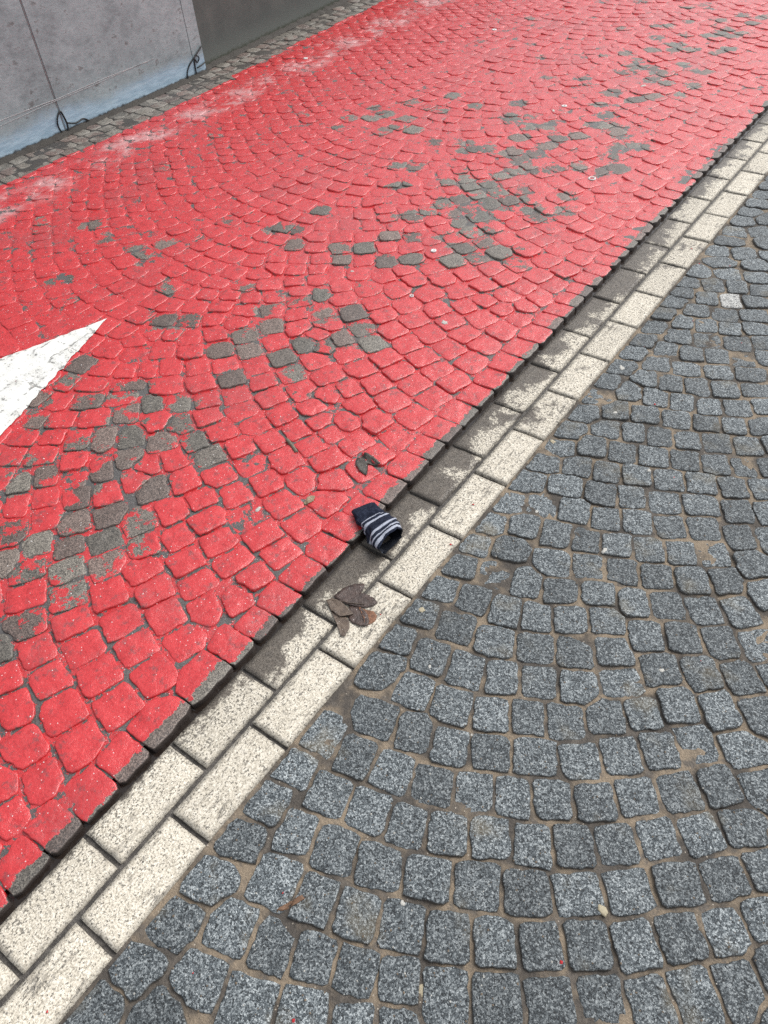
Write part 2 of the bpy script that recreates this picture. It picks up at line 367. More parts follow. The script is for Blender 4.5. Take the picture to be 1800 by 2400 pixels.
BARE_PTS="-3102,1897,100 -2945,1848,60 -2720,1833,60 -2619,1795,60 -2634,1932,60 -2545,2089,35 -2819,1503,100 -2623,1424,35 -2356,1655,60 -2181,1502,100 -2117,1540,60 -2056,1828,60 -1800,1681,100 -1845,1588,60 -1864,1471,100 -1777,1539,100 -1712,1369,100 -1614,1659,100 -1632,1550,100 -1516,1733,100 -1408,1778,100 -1578,1916,100 -1490,1833,60 -1774,1937,100 -1836,2333,100 -1854,2201,100 -2309,2277,100 -2221,2325,60 -2143,2223,60 -2232,2523,100 -1533,1521,60 -2238,1147,100 -2218,1032,60 -2032,1008,60 -1943,1164,100 -1864,1108,100 -2001,1115,60 -2195,911,100 -2101,840,60 -1865,975,100 -1808,1016,60 -1843,889,60 -1735,935,100 -1675,1004,60 -1590,1075,60 -1500,1047,100 -1696,829,100 -1899,704,60 -1986,682,60 -1893,826,60 -1712,742,100 -1895,624,100 -1543,846,100 -1738,1169,60 -1672,1105,60 -1668,1838,60 -1907,1757,60 -1866,1876,60 -1648,634,100 -1567,694,100 -1469,721,60 -1663,511,100 -1572,553,100 -1514,628,100 -1424,653,60 -1518,510,60 -1456,560,60 -1568,448,60 -1672,405,100 -1461,294,60 -1418,450,60 -1756,493,60 -1439,232,60 -2496,3643,60 -2376,3516,100 -2499,3480,100 -2653,3658,100 -2759,3700,60 -2689,3550,60 -2769,3362,60 -2803,3521,60 -2626,3870,60 -2457,4073,60 -2461,3827,60 -2364,3820,60 -2240,3984,60 -2046,4114,100 -1989,3910,100 -1911,3947,60 -1826,3854,60 -1753,3889,100 -2032,3488,60 -1971,3408,100 -1899,3487,100 -1811,3687,100 -1762,3480,100 -1660,3531,100 -1648,3644,100 -1669,3402,100 -1594,3339,100 -1663,3265,60 -1843,3163,60 -1866,3044,60 -1781,3088,100 -1715,3047,100 -1655,3115,100 -1587,3095,60 -1499,3141,60 -1698,2920,100 -1614,2991,100 -1486,3040,100 -1523,2950,100 -1588,2882,60 -1645,2817,100 -1769,2874,60 -2048,2912,100 -1823,2697,100 -1778,2756,60 -1519,2817,100 -1581,2735,100 -1382,2991,100 -1307,2931,60 -1805,2486,100 -1708,2523,60 -1611,2591,60 -1534,2656,60 -1456,2706,60 -1500,2536,100 -1392,2618,60 -1687,2287,100 -1619,2346,100 -1463,2425,100 -1333,2539,100 -1390,2501,60 -1285,2616,60 -2208,3446,60 -2105,3119,60 -2178,3083,60 -1949,2283,60 -1878,2643,35 -1652,4485,100 -1643,4276,100 -1543,4171,100 -1547,4000,100 -1417,4016,100 -1370,3925,100 -1491,4051,100 -1557,3833,100 -1629,3731,100 -1308,3759,100 -1236,3837,100 -1325,3667,100 -1498,3397,60 -1393,3480,60 -1223,3557,100 -1260,3499,100 -1300,3181,100 -1252,3034,100 -1621,4962,100 -1714,4952,100 -1713,4831,60 -1733,5299,100 -1800,5549,100 -1620,5448,100 -1680,5670,60 -1613,5350,100 -1345,5023,100 -1512,5393,60 -1454,5097,100 -1551,4902,100 -1732,5070,60 -1866,5175,100 -1984,5092,60 -1534,4763,100 -1438,4750,60 -1441,4502,100 -1506,4419,100 -1290,4761,100 -1312,4628,60 -2309,4886,100 -2090,5634,60 -1902,5786,60 -1827,5816,60 -1738,5948,60 -1566,6055,100 -1454,5836,100 -1388,5754,100 -1493,5711,100 -1334,5830,60 -1363,6058,100 -1327,5471,100 -1349,5364,60 -1861,6264,60 -1742,6330,60 -1470,6210,60 -1318,6211,100 -2453,6213,60 -2214,6325,60 -2756,5625,60 -2486,5103,60 -2114,4561,60 -1913,4622,60 -1829,4544,60"

rng = random.Random(7)

# ------------------------------------------------------------------ object helpers
def link(name, me, mat=None, parent=None):
    o = bpy.data.objects.new(name, me)
    COL.objects.link(o)
    if mat is not None:
        me.materials.append(mat)
    if parent is not None:
        o.parent = parent
    return o

def mesh(name, verts, faces, smooth=True, **attrs):
    me = bpy.data.meshes.new(name)
    me.from_pydata([tuple(v) for v in verts], [], faces)
    if smooth:
        me.polygons.foreach_set('use_smooth', [True] * len(me.polygons))
    for k, vals in attrs.items():
        a = me.attributes.new(k, 'FLOAT', 'POINT')
        a.data.foreach_set('value', np.asarray(vals, dtype=np.float32))
    me.update()
    return me

def thing(o, label, cat, group=None):
    o['label'] = label; o['category'] = cat
    if group:
        o['group'] = group
    return o

def struct(o, label, cat=None):
    o['kind'] = 'structure'; o['label'] = label
    o['category'] = cat or o.name
    return o

def empty(name, loc=(0, 0, 0)):
    o = bpy.data.objects.new(name, None)
    COL.objects.link(o)
    o.location = loc
    return o

def fbm(x, y, z=0.0):
    return mnoise.noise(Vector((x, y, z)))

def unpack(s, div):
    return [tuple(float(v) / d for v, d in zip(p.split(','), div)) for p in s.split()]

# ------------------------------------------------------------------ layout lines (metres; y runs along the kerb)
ZR = 0.010                                   # the red road stands a little proud of the gutter
def x_red(y): return -0.919 + 0.0165 * y     # outer edge of the red setts
def x_k0(y): return -0.907 + 0.0172 * y      # gutter side of the first kerb row
def x_k1(y): return -0.793 + 0.0165 * y      # groove between the two kerb rows
def x_k2(y): return -0.681 + 0.0172 * y      # pavement side of the second kerb row
def x_wall(y):
    return -4.155 if y < 3.76 else -4.205 - 0.075 * (y - 3.76)

def interp(tab, x):
    for (x0, v0), (x1, v1) in zip(tab, tab[1:]):
        if x <= x1:
            t = max(0.0, (x - x0) / (x1 - x0))
            return v0 + (v1 - v0) * t
    return tab[-1][1]

# slope of the paving arcs across the road / the pavement, degrees
RED_L = [(-4.3, -52), (-3.7, -45), (-3.0, -33), (-2.6, -12), (-2.3, 2), (-2.1, 28), (-1.93, 44)]
RED_R = [(-1.95, -47), (-1.5, -29), (-1.2, -20), (-0.9, -16)]
GREY_L = [(-0.7, 15), (-0.4, 18), (-0.2, 27), (0.0, 37), (0.2, 44), (0.52, 48)]
GREY_R = [(0.5, -46), (0.9, -20), (1.3, 5), (1.8, 35)]
def red_ang(x, y):
    if x > x_red(y) - 0.075: return 0.0165 + 0.06 * fbm(y * 9, 0.4)
    if x < x_wall(y) + 0.29: return 0.06 * fbm(y * 9, 3.4)
    a = interp(RED_L, x) if x < -1.94 else interp(RED_R, x)
    return math.radians(a + 7 * fbm(x * 1.1, y * 1.1, 3.1))
def grey_ang(x, y):
    a = interp(GREY_L, x) if x < 0.51 else interp(GREY_R, x)
    if y > 1.2 and x < 0.3:
        a += min(1, (y - 1.2) / 0.6) * 10 * max(0.0, min(1.0, (-x - 0.1) / 0.4))
    return math.radians(a + 6 * fbm(x * 1.3, y * 1.3, 8.7))

class Grid:
    def __init__(s, c): s.c = c; s.d = {}; s.pts = []
    def near(s, x, y, r):
        c = s.c; n = int(math.ceil(r / c)); i, j = int(math.floor(x / c)), int(math.floor(y / c))
        out = []
        for a in range(i - n, i + n + 1):
            for b in range(j - n, j + n + 1):
                for k in s.d.get((a, b), ()):
                    p = s.pts[k]
                    if (p[0] - x) ** 2 + (p[1] - y) ** 2 < r * r:
                        out.append(k)
        return out
    def add(s, x, y, *rest):
        s.d.setdefault((int(math.floor(x / s.c)), int(math.floor(y / s.c))), []).append(len(s.pts))
        s.pts.append((x, y) + rest)

def lattice(tab, x0, x1, y0, y1, p, w):
    """centres of paving rows that follow the slope table"""
    xs = np.arange(x0, x1 + 0.005, 0.005)
    h = np.concatenate([[0], np.cumsum(np.tan(np.radians([interp(tab, x) for x in xs[:-1]])) * 0.005)])
    hmin, hmax = h.min(), h.max()
    out = []
    k = int((y0 - hmax) / p) - 1
    while k * p + hmin < y1:
        x = x0 + rng.uniform(0, 0.09)
        wob = rng.uniform(-0.006, 0.006)
        while x < x1:
            th = math.radians(interp(tab, x))
            y = k * p + wob + float(np.interp(x, xs, h))
            if y0 < y < y1:
                out.append((x + rng.gauss(0, 0.0065), y + rng.gauss(0, 0.0065)))
            x += w * rng.uniform(0.76, 1.26) * math.cos(th) * (0.84 + 0.16 * math.cos(th))
        k += 1
    return out

RG = Grid(0.1)
def fill(gr, pts, d):
    for x, y in pts:
        if not gr.near(x, y, d):
            gr.add(x, y)
def plug(gr, xa, xb, y0, y1, d):
    """set one more stone wherever a hole is left"""
    y = y0
    while y < y1:
        x = xa(y)
        while x < xb(y):
            if not gr.near(x, y, d):
                gr.add(x, y)
            x += 0.02
        y += 0.02
red_pts = unpack(RED_PTS, (1000, 1000))
ey = []                                      # header course along the gutter
for x, y in red_pts:
    if x > x_red(y) - 0.088 and all(abs(y - q) > 0.07 for q in ey):
        ey.append(y)
y = -0.75
while y < 9.2:
    if all(abs(y - q) > 0.084 for q in ey):
        ey.append(y)
    y += 0.012
for y in ey:
    RG.add(x_red(y) - 0.050 + rng.uniform(-0.004, 0.004), y)
fill(RG, [(x, y) for x, y in red_pts if x < x_red(y) - 0.088], 0.062)
for k in range(3):                           # courses along the foot of the wall, left unpainted
    y = -0.8 + 0.03 * k
    while y < 9.2:
        RG.add(x_wall(y) + 0.065 + 0.09 * k + rng.gauss(0, 0.004), y)
        y += rng.uniform(0.085, 0.12)
fill(RG, [(x, y) for x, y in lattice(RED_L, -4.3, -1.94, -0.8, 9.2, 0.108, 0.103) if x > x_wall(y) + 0.33], 0.066)
fill(RG, [(x, y) for x, y in lattice(RED_R, -1.95, -0.9, -0.8, 9.2, 0.112, 0.108) if x < x_red(y) - 0.125], 0.068)
plug(RG, lambda y: x_wall(y) + 0.30, lambda y: x_red(y) - 0.11, -0.75, 9.1, 0.080)

GG = Grid(0.1)
for x, y in unpack(GRAY_PTS, (1000, 1000)):
    if x > x_k2(y) + 0.03:
        GG.add(x, y)
y = -0.75
while y < 7.4:                               # course along the kerb
    if not GG.near(x_k2(y) + 0.058, y, 0.086):
        GG.add(x_k2(y) + 0.058, y)
    y += 0.012
fill(GG, [(x, y) for x, y in lattice(GREY_L, -0.75, 0.51, -0.8, 7.5, 0.114, 0.104) if x > x_k2(y) + 0.045], 0.074)
fill(GG, [(x, y) for x, y in lattice(GREY_R, 0.50, 1.7, -0.8, 7.5, 0.114, 0.104)], 0.072)
plug(GG, lambda y: x_k2(y) + 0.06, lambda y: 1.68, -0.75, 7.4, 0.084)

# ------------------------------------------------------------------ one sett: an uneven rounded block grown inside its cell
def cell(gr, i, ang, nr, joint, half, pw, lims):
    x, y = gr.pts[i][:2]
    ca, sa = math.cos(ang), math.sin(ang)
    nb = [gr.pts[k] for k in gr.near(x, y, 0.23) if k != i]
    d = np.array([(q[0] - x, q[1] - y) for q in nb]) if nb else np.array([[9.0, 9.0]])
    v = np.stack([d[:, 0] * ca + d[:, 1] * sa, -d[:, 0] * sa + d[:, 1] * ca], 1)
    ph = np.arange(nr) * (2 * math.pi / nr) + 0.01
    u = np.stack([np.cos(ph), np.sin(ph)], 1)
    lo = np.zeros(nr); hi = np.full(nr, 0.11)
    P = 7
    un = (np.abs(u) ** P).sum(1) ** (1 / P)
    for _ in range(9):
        t = (lo + hi) / 2
        q = u * t[:, None]
        dn = ((np.abs(q[None] - v[:, None]) ** P).sum(2) ** (1 / P)).min(0)
        inside = un * t < dn
        lo = np.where(inside, t, lo); hi = np.where(inside, hi, t)
    r = lo - joint / 2 / np.maximum(np.abs(u[:, 0]), np.abs(u[:, 1]))
    # half extents towards the four sides, then a superellipse rounds the corners
    def ext(a):
        return float(np.interp(a % (2 * math.pi), np.append(ph, ph[0] + 2 * math.pi), np.append(r, r[0])))
    e = [min(half, max(0.026, ext(a))) for a in (0, math.pi / 2, math.pi, 1.5 * math.pi)]
    ax = np.where(u[:, 0] > 0, e[0], e[2]); ay = np.where(u[:, 1] > 0, e[1], e[3])
    se = ((np.abs(u[:, 0]) / ax) ** pw + (np.abs(u[:, 1]) / ay) ** pw) ** (-1 / pw)
    r = np.minimum(r, se * 1.05)
    r = np.clip(r, 0.018, 0.1)
    wx = u[:, 0] * ca - u[:, 1] * sa; wy = u[:, 0] * sa + u[:, 1] * ca
    for s, f in lims:                          # straight limits: s=+1 keep x < f(y); -1 keep x > f(y)
        room = s * (f(y) - x)
        t = np.where(s * wx > 1e-3, max(0.012, room) / np.maximum(s * wx, 1e-3), 9)
        r = np.minimum(r, t)
    return x, y, r, wx, wy

def sett_mesh(c, z, fine, seed, dome, bevel, tilt):
    x, y, r, wx, wy = c
    n = len(r)
    jag = np.array([0.0034 * mnoise.noise(Vector((seed * 3.7, 2.2 * math.cos(6.283 * k / n), 2.2 * math.sin(6.283 * k / n))))
                    + 0.0026 * mnoise.noise(Vector((seed * 1.3, 6 * math.cos(6.283 * k / n), 6 * math.sin(6.283 * k / n)))) for k in range(n)])
    r = np.maximum(r + jag, 0.012)
    rings = [(0.95, 0.0, -0.055), (1.0, 0.0, -bevel * 1.5), (1.0, bevel * 0.55, -bevel * 0.30)]
    rings += [(0.99, bevel * 1.4, 0.0)]
    if fine:
        rings += [(0.62, 0.0, dome * 0.6), (0.30, 0.0, dome)]
    V, F = [], []
    for s, ins, dz in rings:
        rr = np.maximum(r * s - ins, 0.006)
        for k in range(n):
            px, py = x + rr[k] * wx[k], y + rr[k] * wy[k]
            zz = z + dz + tilt[0] * (px - x) + tilt[1] * (py - y)
            if dz > -0.03:
                zz += 0.0022 * mnoise.noise(Vector((px * 30, py * 30, seed * 0.37)))
                if fine:
                    zz += 0.0017 * mnoise.noise(Vector((px * 85, py * 85, seed * 0.37)))
            V.append((px, py, zz))
    m = len(rings)
    for a in range(m - 1):
        for k in range(n):
            k2 = (k + 1) % n
            F.append((a * n + k, a * n + k2, (a + 1) * n + k2, (a + 1) * n + k))
    V.append((x, y, z + dome * 1.0 + 0.0015 * fbm(x * 40, y * 40, seed)))
    for k in range(n):
        F.append(((m - 1) * n + k, (m - 1) * n + (k + 1) % n, len(V) - 1))
    return V, F

def px_size(x, y, z):
    """projected size of a 1 dm square in picture pixels (1024 high), and whether it is in view"""
    w = (x, y, z - CAM_H)
    c = [sum(a * b for a, b in zip(ax, w)) for ax in (CX, CY, CZ)]
    if c[2] < 0.05:
        return 0.0
    u, v = 742.4 * c[0] / c[2], 742.4 * c[1] / c[2]
    if abs(u) > 405 or abs(v) > 535:
        return 0.0
    d = math.sqrt(sum(a * a for a in w))
    return (742.4 * 0.1) ** 2 / c[2] ** 2 * (CAM_H - z) / d

def build_setts(gr, angf, z0, mat, parent, joint, half, pw, lims, attrf, hard):
    info = []
    for i, p in enumerate(gr.pts):
        info.append((px_size(p[0], p[1], z0), i))
    order = sorted(info, reverse=True)
    single = {i for s, i in order[:300] if s > 0}
    BV, BF = [], []
    batch = {'V': [], 'F': [], 'A': {}}
    for s, i in order:
        p = gr.pts[i]
        fine = s > 330
        nr = 28 if fine else (14 if s > 60 else 10)
        rr = random.Random(i * 7919 + 13)
        c = cell(gr, i, angf(p[0], p[1]) + (0 if hard(p) else rr.gauss(0, 0.055)), nr, joint * rr.uniform(0.75, 1.3) * (0.5 if hard(p) else 1), half * (1.35 if hard(p) else 1), pw * (2.2 if hard(p) else rr.uniform(0.8, 1.5)), lims)
        z = z0 + rr.gauss(0, 0.0016)
        tl = (rr.gauss(0, 0.02), rr.gauss(0, 0.02))
        V, F = sett_mesh(c, z, fine or s > 60, i + 1, 0.0004, 0.0024, tl)
        A = attrf(i, p, V, rr)
        off = len(BV)
        BV += V; BF += [tuple(k + off for k in f) for f in F]
        if i in single:
            link('sett', mesh('sett', V, F, **A), mat, parent)
        else:
            off = len(batch['V'])
            batch['V'] += V; batch['F'] += [tuple(k + off for k in f) for f in F]
            for k, vals in A.items():
                batch['A'].setdefault(k, []).extend(vals)
    o = link('distant_setts', mesh('distant_setts', batch['V'], batch['F'], **batch['A']), mat, parent)
    o['kind'] = 'stuff'
    return BV, BF

BARE = Grid(0.1)
for x, y, v in unpack(BARE_PTS, (1000, 1000, 100)):
    BARE.add(x, y, v)
def bare_at(x, y, r):
    b = 0.0
    for k in BARE.near(x, y, r):
        q = BARE.pts[k]
        d = math.hypot(q[0] - x, q[1] - y)
        b = max(b, q[2] * (1 - max(0, d / r - 0.55) / 0.45))
    return b

def sm(a, b, x):
    t = max(0.0, min(1.0, (x - a) / (b - a)))
    return t * t * (3 - 2 * t)

def x_margin(y):
    return x_wall(y) + 0.275 + 0.03 * fbm(y * 3.0, 1.7)

def red_attr(i, p, V, rr):
    x, y = p[:2]
    t = rr.random()
    b = bare_at(x, y, 0.075)
    b = 0.27 * b + 0.05 if b > 0.3 else rr.uniform(-0.06, 0.07)
    b += 0.11 * min(1.0, len(BARE.near(x, y, 0.32)) / 6)
    if rr.random() < 0.02:
        b = max(b, 0.35)
    edge = x_red(y) - x < 0.075
    en = rr.uniform(-0.016, 0.016)
    B = []; M = []
    for v in V:
        bb = b + 0.50 * bare_at(v[0], v[1], 0.068)
        if edge:
            bb = max(bb, 0.85 * sm(0.040 + en, 0.002 + en, x_red(v[1]) - v[0]))
        mg = sm(0.02, -0.02, v[0] - x_margin(v[1]))
        M.append(mg)
        B.append(max(bb, mg * 1.2))
    return {'bare': B, 'tint': [t] * len(V), 'margin': M, 'rim': [1.0 if edge else 0.0] * len(V)}

LIGHT_SETT = (-0.414, 2.687)
def grey_attr(i, p, V, rr):
    t = rr.random()
    if math.hypot(p[0] - LIGHT_SETT[0], p[1] - LIGHT_SETT[1]) < 0.045:
        t = 2.0
    return {'tint': [t] * len(V)}

def sheet(x0f, x1f, y0, y1, step, zf, attrf=None, nx=None):
    ys = np.arange(y0, y1 + step * 0.5, step)
    V, F, A = [], [], {}
    n = nx or int((x1f(0) - x0f(0)) / step) + 1
    for yy in ys:
        a, b = x0f(yy), x1f(yy)
        for k in range(n + 1):
            xx = a + (b - a) * k / n
            V.append((xx, float(yy), zf(xx, yy)))
            if attrf:
                for kk, vv in attrf(xx, yy).items():
                    A.setdefault(kk, []).append(vv)
    for j in range(len(ys) - 1):
        for k in range(n):
            q = j * (n + 1) + k
            F.append((q, q + 1, q + n + 2, q + n + 1))
    return V, F, A

# ------------------------------------------------------------------ ground, red road, pavement
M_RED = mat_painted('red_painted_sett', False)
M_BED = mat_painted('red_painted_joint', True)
M_GRAN = mat_granite(); M_SAND = mat_sand(); M_KERB = mat_kerb(); M_MORT = mat_dark_mortar()
M_WATER = mat_water()

g = link('ground', mesh('ground', [(-60, -60, -0.09), (60, -60, -0.09), (60, 90, -0.09), (-60, 90, -0.09)], [(0, 1, 2, 3)]),
         mat_flat('earth_ground', (0.10, 0.092, 0.082), 0.8, 12, 0.4))
struct(g, 'dark earth ground below the paving')

def bed_attr(x, y):
    near = sm(-2.3, -1.2, x) * sm(2.9, 1.2, y)
    b = 0.33 + 0.17 * near + 0.06 * sm(-2.6, -3.4, x) * sm(4.2, 3.0, y)
    b = max(b, 0.30 + 0.28 * bare_at(x, y, 0.07))
    b = max(b, 0.9 * sm(0.075, 0.045, x_red(y) - x))
    mg = sm(0.02, -0.02, x - x_margin(y))
    return {'bare': max(b, mg * 1.2), 'tint': 0.5, 'margin': mg}
def bed_z(x, y):
    return ZR - 0.0050 + 0.0026 * max(sm(2.2, 3.6, y), sm(-2.0, -2.8, x)) + 0.0032 * fbm(x * 14, y * 14, 4.4) + (0.0002 + 0.005 * fbm(x * 9, y * 9, 6.6)) * sm(0.05, -0.02, x - x_margin(y)) + 0.0015 * fbm(x * 60, y * 60, 1.4)
V, F, A = sheet(lambda y: x_wall(y) - 0.02, lambda y: x_red(y) - 0.03, -0.8, 9.2, 0.022, bed_z, bed_attr, nx=145)
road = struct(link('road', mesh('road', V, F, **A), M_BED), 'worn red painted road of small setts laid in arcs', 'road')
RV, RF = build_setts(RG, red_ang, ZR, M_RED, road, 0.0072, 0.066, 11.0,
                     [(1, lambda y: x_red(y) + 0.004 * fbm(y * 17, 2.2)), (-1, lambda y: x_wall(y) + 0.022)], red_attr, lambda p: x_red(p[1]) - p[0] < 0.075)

V, F, A = sheet(lambda y: x_k2(y) + 0.001, lambda y: 1.7, -0.8, 7.5, 0.03,
                lambda x, y: -0.0042 + 0.004 * fbm(x * 11, y * 11, 7.7) + 0.0012 * fbm(x * 50, y * 50, 2.7), nx=80)
pave = struct(link('pavement', mesh('pavement', V, F), M_SAND), 'grey granite sett pavement with sandy joints', 'pavement')
GV, GF = build_setts(GG, grey_ang, 0.0, M_GRAN, pave, 0.0065, 0.066, 11.0,
                     [(-1, lambda y: x_k2(y) + 0.010 + 0.004 * fbm(y * 15, 5.2))], grey_attr, lambda p: False)

# ------------------------------------------------------------------ kerb strip: two rows of pale stones
V, F, A = sheet(lambda y: x_red(y) - 0.07, lambda y: x_k2(y) + 0.012, -0.8, 9.2, 0.04,
                lambda x, y: -0.0075 + 0.002 * fbm(x * 40, y * 40) if x > x_k0(y) - 0.004 else -0.022, nx=12)
kerb = struct(link('kerb', mesh('kerb', V, F), M_MORT), 'kerb strip of two rows of pale stones with dark joints', 'kerb')

def kerb_stone(xa, xb, y0, y1, z, seed, dirt, gutter):
    """a long pale stone; worn arrises, slightly uneven top"""
    nx, ny = 9, 18
    V, F, D, E = [], [], [], []
    for j in range(ny + 1):
        for k in range(nx + 1):
            fx, fy = k / nx, j / ny
            sx = 0.5 + (fx - 0.5) * 1.0; sy = fy
            yy = y0 + (y1 - y0) * sy
            a, b = xa(yy), xb(yy)
            xx = a + (b - a) * sx
            border = (k in (0, nx)) or (j in (0, ny))
            if border:
                q = 0.0016 * mnoise.noise(Vector((xx * 45, yy * 45, seed)))
                if k in (0, nx): xx += q
                if j in (0, ny): yy += q
            dx = min(fx, 1 - fx) * (b - a); dy = min(fy, 1 - fy) * (y1 - y0)
            dd = min(dx, dy)
            zz = z + 0.0013 * mnoise.noise(Vector((xx * 26, yy * 26, seed))) - (0.0014 if border else 0.0)
            V.append((xx, yy, zz))
            D.append(dirt + (0.42 * (0.42 - fx) + 0.10 * sm(0.03, 0.0, xx - a)) * gutter)
            E.append(0.5 * sm(0.006, 0.0, dd))
    w = nx + 1
    for j in range(ny):
        for k in range(nx):
            q = j * w + k
            F.append((q, q + 1, q + w + 1, q + w))
    rim = [k for k in range(w)] + [j * w + nx for j in range(1, ny + 1)] + [ny * w + k for k in range(nx - 1, -1, -1)] + [j * w for j in range(ny - 1, 0, -1)]
    base = len(V)
    for q in rim:
        V.append((V[q][0], V[q][1], z - 0.05)); D.append(0.9); E.append(1.0)
    for a in range(len(rim)):
        b = (a + 1) % len(rim)
        F.append((rim[a], base + a, base + b, rim[b]))
    t = random.Random(seed).random()
    return mesh('kerb_stone', V, F, dirt=D, edge=E, layer=[1.0 if gutter < 0.5 else 0.3] * len(V), tint=[t] * len(V))

J1 = [-0.186, 0.050, 0.294, 0.526, 0.752, 1.000, 1.237, 1.475, 1.724, 1.975, 2.215, 2.470, 2.715, 2.954]
D1 = [0.20, 0.24, 0.34, 0.50, 0.64, 0.64, 0.68, 0.58, 0.54, 0.60, 0.64, 0.74, 0.70]
while J1[0] > -0.7: J1.insert(0, J1[0] - 0.242); D1.insert(0, 0.12)
while J1[-1] < 8.8: J1.append(J1[-1] + 0.243); D1.append(rng.uniform(0.30, 0.58))
J2 = [-0.063, 0.183, 0.430, 0.674, 0.923, 1.161, 1.407, 1.638, 1.870, 2.113, 2.350, 2.585, 2.831]
D2 = [0.05, 0.07, 0.12, 0.16, 0.26, 0.16, 0.14, 0.28, 0.20, 0.22, 0.18, 0.30]
while J2[0] > -0.7: J2.insert(0, J2[0] - 0.246); D2.insert(0, 0.05)
while J2[-1] < 8.8: J2.append(J2[-1] + 0.243); D2.append(rng.uniform(0.12, 0.30))
for k in range(len(J1) - 1):
    link('kerb_stone', kerb_stone(lambda y: x_k0(y) + 0.002, lambda y: x_k1(y) - 0.006, J1[k] + 0.0048, J1[k + 1] - 0.0048,
                                  0.001 + rng.uniform(-0.0015, 0.0015), 50 + k, D1[k], 1.0), M_KERB, kerb)
for k in range(len(J2) - 1):
    link('kerb_stone', kerb_stone(lambda y: x_k1(y) + 0.007, lambda y: x_k2(y), J2[k] + 0.0048, J2[k + 1] - 0.0048,
                                  0.002 + rng.uniform(-0.0015, 0.0015), 150 + k, D2[k], 0.25), M_KERB, kerb)

V, F, A = sheet(lambda y: x_red(y) - 0.03, lambda y: x_k0(y) - 0.0015, -0.8, 9.2, 0.02,
                lambda x, y: -0.0072 + 0.001 * fbm(x * 30, y * 18, 5), nx=4)
struct(link('gutter_water', mesh('gutter_water', V, F), M_WATER), 'dark wet film in the gutter beside the red setts', 'water')

# ------------------------------------------------------------------ walls
M_PANEL = mat_panel(); M_DARK = mat_dark_wall()
M_JOINT = mat_flat('joint_mastic', (0.20, 0.20, 0.20), 0.5)
M_BLACK = mat_flat('black_rubber', (0.012, 0.012, 0.012), 0.5)

def add_box(V, F, x0, x1, y0, y1, z0, z1):
    b = len(V)
    V += [(x0, y0, z0), (x1, y0, z0), (x1, y1, z0), (x0, y1, z0), (x0, y0, z1), (x1, y0, z1), (x1, y1, z1), (x0, y1, z1)]
    F += [(b, b + 3, b + 2, b + 1), (b + 4, b + 5, b + 6, b + 7), (b, b + 1, b + 5, b + 4), (b + 1, b + 2, b + 6, b + 5),
          (b + 2, b + 3, b + 7, b + 6), (b + 3, b, b + 4, b + 7)]

def bevel_box(name, x0, x1, y0, y1, z0, z1, w):
    bm = bmesh.new()
    V, F = [], []
    add_box(V, F, x0, x1, y0, y1, z0, z1)
    vs = [bm.verts.new(v) for v in V]
    for f in F:
        bm.faces.new([vs[k] for k in f])
    bmesh.ops.bevel(bm, geom=bm.edges[:], offset=w, segments=2, affect='EDGES')
    me = bpy.data.meshes.new(name)
    bm.to_mesh(me); bm.free()
    return me

WX = -4.150
V, F = [], []
add_box(V, F, WX - 0.25, WX - 0.012, -3.0, 3.735, -0.05, 1.30)
wall = thing(link('clad_wall', mesh('clad_wall', V, F, smooth=False), M_JOINT), 'pale grey stone clad wall with bluish band along its foot', 'wall')
ys = [-3.0, -1.84, -0.70, 0.42, 1.50, 2.598, 3.655, 3.754]
for z0, z1 in ((0.018, 1.32),):
    for k in range(len(ys) - 1):
        gap = 0.0045 if k < len(ys) - 2 else 0.0015
        ga = 0.0015 if k == len(ys) - 2 else 0.0045
        gb = 0.0 if k == len(ys) - 2 else (0.0015 if k == len(ys) - 3 else 0.0045)
        link('panel', bevel_box('panel', WX - 0.011, WX + rng.uniform(-0.0008, 0.0008), ys[k] + ga, ys[k + 1] - gb, z0, z1, 0.0022), M_PANEL, wall)
# pale sealant bead standing in the open joint between two panels
M_BEAD = mat_flat('pale_sealant', (0.42, 0.43, 0.43), 0.4)
V, F = [], []
add_box(V, F, WX - 0.0115, WX - 0.004, 2.5985, 2.6015, 0.03, 1.29)
link('joint_bead', mesh('joint_bead', V, F, smooth=False), M_BEAD, wall)

def tube(name, pts, r, n=8, closed=False):
    """round cord through the points"""
    P = [Vector(p) for p in pts]
    Q = []
    m = len(P)
    segs = m if closed else m - 1
    for i in range(segs):
        p0, p1, p2, p3 = (P[(i - 1) % m] if closed or i > 0 else P[0]), P[i], P[(i + 1) % m], (P[(i + 2) % m] if closed or i + 2 < m else P[-1])
        for k in range(5):
            t = k / 5
            Q.append(0.5 * ((2 * p1) + (p2 - p0) * t + (2 * p0 - 5 * p1 + 4 * p2 - p3) * t * t + (3 * p1 - p0 - 3 * p2 + p3) * t ** 3))
    if not closed:
        Q.append(P[-1])
    V, F = [], []
    L = len(Q)
    for i, q in enumerate(Q):
        a = Q[(i - 1) % L] if closed or i else Q[0]; b = Q[(i + 1) % L] if closed or i + 1 < L else Q[-1]
        t = (b - a).normalized()
        s = t.cross(Vector((1, 0.1, 0.2))).normalized(); w = t.cross(s)
        for k in range(n):
            an = 6.2832 * k / n
            V.append(q + r * (math.cos(an) * s + math.sin(an) * w))
    for i in range(L if closed else L - 1):
        for k in range(n):
            F.append((i * n + k, i * n + (k + 1) % n, ((i + 1) % L) * n + (k + 1) % n, ((i + 1) % L) * n + k))
    if not closed:
        F.append(tuple(range(n - 1, -1, -1))); F.append(tuple((L - 1) * n + k for k in range(n)))
    return mesh(name, V, F)

